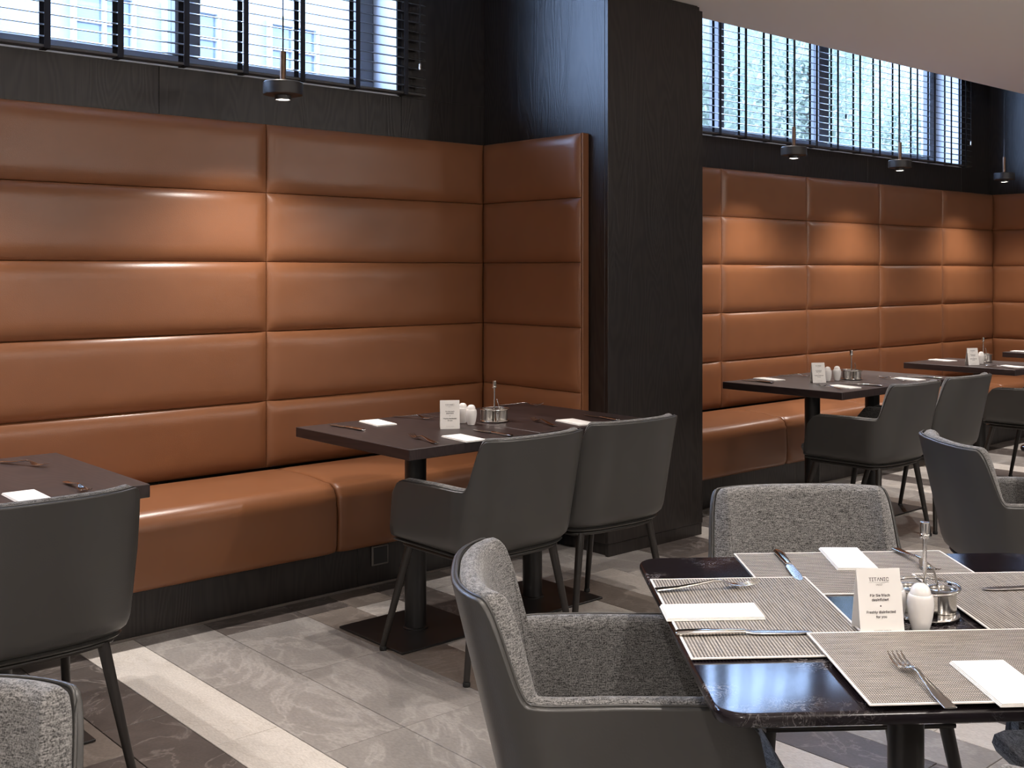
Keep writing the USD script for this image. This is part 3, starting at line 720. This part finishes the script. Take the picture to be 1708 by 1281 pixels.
def cruet(t):
    obj('base', lathe([(0.0, 0.0005), (0.052, 0.0005), (0.056, 0.002), (0.0575, 0.005), (0.056, 0.0075), (0.052, 0.008), (0.0, 0.008)], 44), CHROME, t, smooth=40)
    obj('rim_ring', tube([(0.0565 * math.cos(a), 0.0565 * math.sin(a), 0.050) for a in np.linspace(0, 2 * PI, 44, endpoint=False)], 0.0026, 8, True), CHROME, t, smooth=60)
    for a in (0.4, 0.4 + 2 * PI / 3, 0.4 + 4 * PI / 3):
        obj('upright', box(-0.0045, 0.0045, -0.0012, 0.0012, 0.0082, 0.0505) if False else (rot2(box(0.0562, 0.0582, -0.005, 0.005, 0.006, 0.051, 0.0006)[0], a), box(0.0562, 0.0582, -0.005, 0.005, 0.006, 0.051, 0.0006)[1]), CHROME, t)
    for k, a in enumerate((-0.3, -0.3 + PI)):
        cx, cy = 0.0275 * math.cos(a), 0.0275 * math.sin(a)
        cup = obj('cup', lathe([(0.0, 0.0085), (0.0225, 0.0085), (0.0235, 0.010), (0.0235, 0.044), (0.0255, 0.047), (0.0255, 0.0485), (0.0228, 0.0485), (0.0222, 0.044), (0.0222, 0.012), (0.0, 0.012)], 32, (cx, cy, 0)), CHROME_BRUSHED, t, smooth=35)
        obj('lid', lathe([(0.0, 0.041), (0.0205, 0.041), (0.0205, 0.0425), (0.012, 0.0445), (0.0, 0.045)], 28, (cx, cy, 0)), CHROME, cup, smooth=40)
    obj('post', lathe([(0.0, 0.0082), (0.0038, 0.0082), (0.0034, 0.03), (0.0034, 0.132), (0.0, 0.132)], 18, (0, 0.0045, 0)), CHROME, t, smooth=40)
    obj('knob', lathe([(0.0, 0.1322), (0.0075, 0.1322), (0.0088, 0.134), (0.0088, 0.139), (0.0078, 0.1405), (0.0080, 0.142), (0.0085, 0.159), (0.0080, 0.161), (0.0, 0.1615)], 24, (0, 0.0045, 0)), CHROME, t, smooth=40)
    obj('spoon', tube([(0.018, -0.012, 0.046), (0.012, -0.02, 0.060), (0.004, -0.030, 0.080), (-0.002, -0.036, 0.092)], 0.0022, 8), CHROME, t, smooth=60)
CRU = Proto('cruet_stand', 'cruet stand', cruet)

def lay(proto, a, b, z, label, group=None):
    """Lays a long thing with its tip (+y) at a's end: centre between a and b, turned along b -> a."""
    a, b = np.array(a), np.array(b); d = a - b
    m = (a + b) / 2
    return proto.put((m[0], m[1], z), math.atan2(d[1], d[0]) - PI / 2, label, group)

# front table
zL, zF, zR, zN = TZ + 0.0026 + .002, TZ + .002, TZ + 0.0052 + .002, TZ + 0.0078 + .002
lay(KNIFE, (1.556, 1.070), (1.393, 1.210), zL, 'steel table knife below the napkin on the left placemat')
lay(FORK, (1.712, 1.296), (1.556, 1.398), zL, 'steel fork above the napkin on the left placemat')
lay(NAP, (1.463, 1.297), (1.584, 1.197), zL, 'white folded paper napkin between knife and fork on the left placemat')
lay(KNIFE, (1.811, 1.264), (1.965, 1.430), zF, 'steel table knife left of the napkin on the far placemat')
lay(NAP, (2.080, 1.357), (1.961, 1.232), zF, 'white folded paper napkin on the far placemat')
lay(FORK, (2.036, 1.098), (2.170, 1.278), zF, 'steel fork behind the cruet stand on the far placemat')
lay(FORK, (1.532, 0.900), (1.410, 0.745), zN, 'steel fork left of the napkin on the near placemat')
lay(NAP, (1.612, 0.812), (1.500, 0.676), zN, 'white folded paper napkin on the near placemat')
lay(KNIFE, (1.997, 0.990), (2.170, 0.855), zR, 'steel table knife on the right placemat')
FL = (TZ + 0.0)
CARDP.put((1.655, 1.003, TZ + 0.0002), TA + 0.03, 'white tent card with grey lettering beside the shaker on the stone table')
SHK.put((1.718, 0.961, TZ + 0.0002), 0, 'white porcelain shaker right of the tent card on the stone table')
SHK.put((1.711, 1.008, TZ + 0.0002), 0, 'white porcelain shaker half hidden behind the tent card on the stone table')
CRU.put((1.801, 0.9975, TZ + 0.0002), TA, 'polished steel cruet stand with tall knob handle on the stone table')
# pair before the near banquette
Z = 0.7502
lay(KNIFE, (2.320, 3.790), (2.326, 3.565), Z, 'steel knife at the left back corner of the wood table pair by the near banquette')
lay(NAP, (2.495, 3.795), (2.470, 3.622), Z, 'white paper napkin on the bench side of the wood table, near banquette')
lay(FORK, (2.700, 3.640), (2.640, 3.825), Z, 'steel fork lying behind the tent card on the bench side of the near wood table')
lay(FORK, (2.365, 3.325), (2.331, 3.115), Z, 'steel fork at the front left corner of the near wood table')
lay(KNIFE, (2.640, 3.305), (2.637, 3.080), Z, 'steel knife right of the front napkin on the near wood table')
lay(NAP, (2.486, 3.245), (2.470, 3.075), Z, 'white paper napkin beside the front fork on the near wood table')
lay(FORK, (2.985, 3.370), (2.925, 3.155), Z, 'steel fork by the table joint in front of the second chair of the near pair')
lay(NAP, (3.080, 3.280), (3.052, 3.110), Z, 'white paper napkin in front of the chair by the pier')
lay(KNIFE, (3.250, 3.335), (3.225, 3.115), Z, 'steel knife at the right end of the near wood table pair')
lay(FORK, (3.320, 3.700), (3.215, 3.810), Z, 'steel fork on the bench side by the pier')
CARDP.put((2.608, 3.410, Z), TA + 0.10, 'white tent card on the near wood table before the shakers')
SHK.put((2.724, 3.425, Z), 0, 'white shaker next to the cruet stand on the near wood table')
SHK.put((2.735, 3.492, Z), 0, 'white shaker behind the tent card on the near wood table')
CRU.put((2.855, 3.440, Z), TA + 0.3, 'polished steel cruet stand on the near wood table before the banquette')
# leftmost table
lay(FORK, (1.190, 3.560), (1.110, 3.745), Z, 'steel fork far back on the leftmost wood table')
lay(NAP, (0.995, 3.210), (0.990, 3.040), Z, 'white paper napkin on the leftmost wood table')
lay(FORK, (1.130, 3.070), (1.140, 3.262), Z, 'bronze looking fork seen handle first beside the napkin on the leftmost table')
# pair before the far banquette
lay(KNIFE, (4.910, 3.810), (4.890, 3.590), Z, 'steel knife at the left back corner of the far wood table pair')
lay(NAP, (5.065, 3.815), (5.035, 3.648), Z, 'white paper napkin on the bench side of the far wood table')
lay(FORK, (5.350, 3.660), (5.275, 3.825), Z, 'steel fork on the bench side of the far wood table')
lay(FORK, (4.935, 3.345), (4.880, 3.150), Z, 'steel fork at the front left corner of the far wood table')
lay(NAP, (5.020, 3.315), (4.985, 3.145), Z, 'white paper napkin at the front of the far wood table')
lay(KNIFE, (5.170, 3.325), (5.172, 3.110), Z, 'steel knife right of the front napkin on the far wood table')
lay(FORK, (5.565, 3.375), (5.510, 3.165), Z, 'steel fork in front of the second chair at the far wood table')
lay(NAP, (5.625, 3.300), (5.605, 3.130), Z, 'white paper napkin in front of the second chair at the far wood table')
lay(KNIFE, (5.783, 3.320), (5.785, 3.105), Z, 'steel knife at the right end of the far wood table pair')
CARDP.put((5.115, 3.460, Z), TA + 0.12, 'white tent card on the far wood table beyond the pier')
SHK.put((5.215, 3.465, Z), 0, 'white shaker left of its twin on the far wood table')
SHK.put((5.285, 3.452, Z), 0, 'white shaker beside the cruet stand on the far wood table')
CRU.put((5.395, 3.430, Z), TA + 0.2, 'polished steel cruet stand on the far wood table beyond the pier')
# table at the right edge and the farthest one
lay(NAP, (6.975, 3.820), (6.950, 3.650), Z, 'white paper napkin at the left end of the wood table at the right edge')
CARDP.put((6.798, 3.445, Z), TA + 0.12, 'white tent card leaning slightly on the wood table at the right edge')
SHK.put((6.900, 3.435, Z), 0, 'white shaker on the wood table at the right edge')
CRU.put((7.060, 3.500, Z), TA, 'steel cruet stand on the wood table at the right edge')
lay(NAP, (6.845, 3.275), (6.800, 3.115), Z, 'white paper napkin near the front of the wood table at the right edge')
lay(FORK, (6.735, 3.330), (6.700, 3.130), Z, 'steel fork at the front corner of the wood table at the right edge')
lay(NAP, (8.150, 3.815), (8.150, 3.645), Z, 'white paper napkin on the farthest wood table')

# ------------------------------------------------------------------ armchairs
SB = 0.412
def chair_curve(z):
    """Plan of the outer shell at height z: left arm tip, round the back, right arm tip."""
    t = np.clip((z - SB) / 0.39, -0.1, 1.1)
    w = 0.248 + 0.026 * t
    y0, yr, yf = -0.075, -0.190 - 0.095 * t, 0.272 - 0.085 * t
    st = np.linspace(yf, y0, 14)[:-1]
    th = np.linspace(-PI / 2, PI / 2, 85)
    ex = 2 / 2.7
    ax = w * np.sign(np.sin(th)) * np.abs(np.sin(th)) ** ex
    ay = y0 + (yr - y0) * np.abs(np.cos(th)) ** ex
    x = np.concatenate([np.full(13, -w), ax, np.full(13, w)])
    y = np.concatenate([st, ay, st[::-1]])
    return np.stack([x, y], 1)
def chair_normals():
    c = chair_curve(0.6)
    d = np.gradient(c, axis=0); n = np.stack([-d[:, 1], d[:, 0]], 1)
    n /= np.linalg.norm(n, axis=1, keepdims=True)
    if (n[len(n) // 2] @ np.array([0, 1])) < 0: n = -n
    return n
CN = chair_normals()
_c6 = chair_curve(0.62)
_th = np.concatenate([np.full(13, 90.0), np.abs(np.linspace(-90, 90, 85)), np.full(13, 90.0)])
ARM, BACK = 0.630, 0.800
TOP = ARM + (BACK - ARM) * (1 - ease(ease((_th - 43) / 31)))
TOP = TOP - 0.006 * np.clip((_c6[:, 1] - 0.0) / 0.2, 0, 1)
_tip = np.clip((_c6[:, 1] - 0.172) / 0.055, 0, 1)
TOP = TOP - 0.050 * (1 - np.sqrt(np.clip(1 - _tip ** 2.2, 0, 1)))
def chair_point(i, d, z):
    c = chair_curve(z)[i]
    return (c[0] + CN[i, 0] * d, c[1] + CN[i, 1] * d, z)
def wall_mesh(d0, d1, zb, lift, under=0.0, n=14, crown=0.012):
    secs = []
    for i in range(len(TOP)):
        top = TOP[i] + lift
        zo = zb + (top - crown - zb) * np.linspace(0, 1, n) ** 1.15
        pts = []
        for z in zo:
            ins = under * (1 - math.sqrt(max(0, 1 - (1 - min((z - zb) / 0.05, 1)) ** 2)))
            pts.append(chair_point(i, d0 + ins, z))
        m = (d0 + d1) / 2
        for a in np.linspace(PI, 0, 7)[1:-1]: pts.append(chair_point(i, m + (d1 - d0) / 2 * math.cos(a), top - crown + crown * math.sin(a)))
        for z in zo[::-1]:
            ins = under * (1 - math.sqrt(max(0, 1 - (1 - min((z - zb) / 0.05, 1)) ** 2))) * (1 if d0 + under > d1 else 0)
            pts.append(chair_point(i, d1 + max(0, ins - (d1 - d0) * 0), z))
        secs.append(pts)
    return loft(secs)
def armchair(t):
    obj('shell', wall_mesh(0.0, 0.013, SB, 0.0, 0.022, crown=0.005), GREY_LEATHER, t, smooth=50)
    obj('back_upholstery', wall_mesh(0.0135, 0.058, 0.440, 0.006, crown=0.020), FABRIC, t, smooth=50)
    obj('piping', tube([chair_point(i, 0.0115, TOP[i] + 0.0005) for i in range(len(TOP))], 0.0026, 7), GREY_LEATHER, t, smooth=60)
    for i in (13 + 17, 13 + 84 - 17):
        obj('lining_seam', tube([chair_point(i, 0.0583, z) for z in np.linspace(0.47, TOP[i] - 0.03, 12)], 0.0016, 6), FABRIC, t, smooth=60)
    c = chair_curve(SB)
    def plan(inset, front):
        p = np.array([c[i] + CN[i] * inset for i in range(len(c))])
        p = p[p[:, 1] < front - 0.001]
        return np.vstack([p, [[p[-1, 0], front], [p[0, 0], front]]])
    def slab(layers):
        return hull(np.vstack([np.c_[plan(i, fr), np.full(len(plan(i, fr)), z)] for i, fr, z in layers]))
    obj('seat_pan', slab([(0.026, 0.268, 0.398), (0.019, 0.275, 0.404), (0.0595, 0.262, 0.4205), (0.0595, 0.262, 0.418)]), GREY_LEATHER, t, smooth=40)
    ss = slab([(0.0605, 0.280, 0.4215), (0.0600, 0.312, 0.428), (0.0600, 0.320, 0.445), (0.0600, 0.315, 0.460), (0.066, 0.298, 0.470), (0.085, 0.26, 0.4765), (0.13, 0.18, 0.480)])
    obj('seat', ss, FABRIC, t, smooth=40)
    loop = [(p[0], p[1], 0.3865) for p in plan(0.045, 0.245)]
    obj('frame_ring', tube(loop, 0.0075, 8, True), LEG_METAL, t, smooth=60)
    for sx in (-1, 1):
        for top, foot in (((0.190, 0.225, 0.388), (0.240, 0.320, 0.016)), ((0.172, -0.118, 0.388), (0.240, -0.158, 0.016))):
            a = (sx * top[0], top[1], top[2]); b = (sx * foot[0], foot[1], foot[2])
            l = obj('leg', cone(a, b, 0.0155, 0.0105, 18), LEG_METAL, t, smooth=40)
            obj('glide', lathe([(0, 0.0005), (0.0115, 0.0005), (0.0125, 0.003), (0.0125, 0.012), (0.010, 0.0155), (0, 0.0155)], 18, (b[0], b[1], 0)), RUBBER, l, smooth=40)
CH = Proto('armchair', 'chair', armchair)
CH.put((2.505, 3.03, 0), 0.0, 'grey leather armchair seen from behind at the near wood table, left of two')
CH.put((3.045, 3.07, 0), -0.06, 'grey leather armchair seen from behind beside the pier')
CH.put((0.945, 3.05, 0), 0.0, 'grey leather armchair at the left edge seen from behind')
CH.put((5.035, 3.06, 0), 0.0, 'grey leather armchair beyond the pier at the far table, left of two')
CH.put((5.575, 3.06, 0), 0.0, 'grey leather armchair beyond the pier at the far table, right of two')
CH.put((6.93, 3.05, 0), 0.0, 'dark armchair cut by the right edge behind the far tables')
def at_table(p, q, face, label, o=TO):
    w = on_table(p, q, o); CH.put((w[0], w[1], 0), TA + face - PI / 2, label)
at_table(-0.095, 0.60, 0.0, 'armchair with grey woven lining at the left side of the stone table')
at_table(0.475, 1.075, -PI / 2, 'armchair facing the camera with grey woven back behind the stone table')
at_table(0.975, 0.415, PI, 'armchair pushed under the right side of the stone table, only its seat edge showing')
at_table(0.455, -0.090, PI / 2, 'armchair pushed under the near side of the stone table, cut by the bottom edge')
at_table(-0.10, 0.62, 0.0, 'dark leather armchair at the right edge, turned away beside the second stone table', TO2)
CH.put((0.235, 1.487, 0), TA + PI, 'armchair with pale woven back cut by the lower left corner')

# ------------------------------------------------------------------ outdoors
g = struct('ground'); obj('paving', box(-30, 60, 5.2, 60, -0.3, 0.0), PAVING, g)
b = thing('building', 'pale rendered building across the street seen through the near blind', 'building', (10, 22, 0))
obj('wall', box(-14, 16, 0.2, 6, 0, 11), FACADE, b)
for i, x in enumerate((-9.5, -6.9, -4.3, -1.55, 0.25, 2.6, 5.2, 8.0)):
    for z in (1.6, 5.2, 8.3):
        f = obj('window', cat(box(x - .62, x + .62, 0.06, 0.198, z - .08, z), box(x - .62, x + .62, 0.06, 0.198, z + 1.5, z + 1.58), box(x - .62, x - .54, 0.06, 0.198, z, z + 1.5), box(x + .54, x + .62, 0.06, 0.198, z, z + 1.5),
                              box(x - .04, x + .04, 0.08, 0.198, z, z + 1.5), box(x - .54, x - .04, 0.09, 0.198, z + .95, z + 1.0), box(x + .04, x + .54, 0.09, 0.198, z + .95, z + 1.0)), WHITE_PAINT, b, smooth=False)
        obj('pane', box(x - .54, x + .54, 0.17, 0.19, z, z + 1.5), FAR_GLASS, f, smooth=False)
obj('roof', hull([(-14.4, -0.3, 11), (16.4, -0.3, 11), (-14.4, 6.3, 11), (16.4, 6.3, 11), (-14, 3, 13), (16, 3, 13)]), PLASTER, b, smooth=False)

def tree(name, label, x, y, h, r, n, seed, cat_='tree', trunk=True):
    rg = np.random.default_rng(seed)
    t = thing(name, label, cat_, (x, y, 0), 0)
    if trunk:
        obj('trunk', tube([(0, 0, 0), (0.06, 0.02, h * .25), (0, 0.05, h * .45), (0.1, 0, h * .75)], 0.11, 10), BARK, t)
    blobs = rg.normal(size=(26, 3)); blobs /= np.linalg.norm(blobs, axis=1, keepdims=True)
    blobs = blobs * rg.uniform(0.3, 0.95, (26, 1)) * np.array([r, r, h * .32]) + np.array([0, 0, h * .62 if trunk else h * .5])
    k = rg.integers(0, 26, n)
    off = rg.normal(size=(n, 3)) * (0.20 * r)
    p = blobs[k] + off
    p[:, 2] = np.maximum(p[:, 2], 0.08)
    a, b_ = rg.normal(size=(n, 3)), rg.normal(size=(n, 3))
    a /= np.linalg.norm(a, axis=1, keepdims=True); b_ -= (a * b_).sum(1, keepdims=True) * a; b_ /= np.linalg.norm(b_, axis=1, keepdims=True)
    s = rg.uniform(0.035, 0.075, (n, 1))
    v = np.stack([p - a * s, p + b_ * s * .5, p + a * s, p - b_ * s * .5], 1).reshape(-1, 3)
    i = np.arange(n) * 4
    f = np.vstack([np.stack([i, i + 1, i + 2], 1), np.stack([i, i + 2, i + 3], 1)])
    c = obj('crown', (v, f), LEAF, t, smooth=False); tag(c, kind='stuff')
tree('tree', 'leafy tree outside the far window, nearest the pier', 11.6, 10.0, 6.2, 1.9, 8000, 1)
tree('tree', 'leafy tree outside the middle of the far window', 15.4, 10.6, 6.4, 2.0, 8000, 2)
tree('tree', 'leafy tree outside the right half of the far window', 21.3, 11.6, 6.2, 1.9, 6500, 3)
tree('shrub', 'low shrub outside below the near window', 3.9, 12.5, 3.3, 1.5, 4500, 4, 'shrub', False)
b = thing('outbuilding', 'plain white building outside behind the trees of the far window', 'building', (27, 14, 0))
obj('wall', box(-7, 9, 0, 5, 0, 8.5), FACADE, b)
obj('roof', box(-7.3, 9.3, -0.3, 5.3, 8.5, 8.8, 0.02), PLASTER, b)
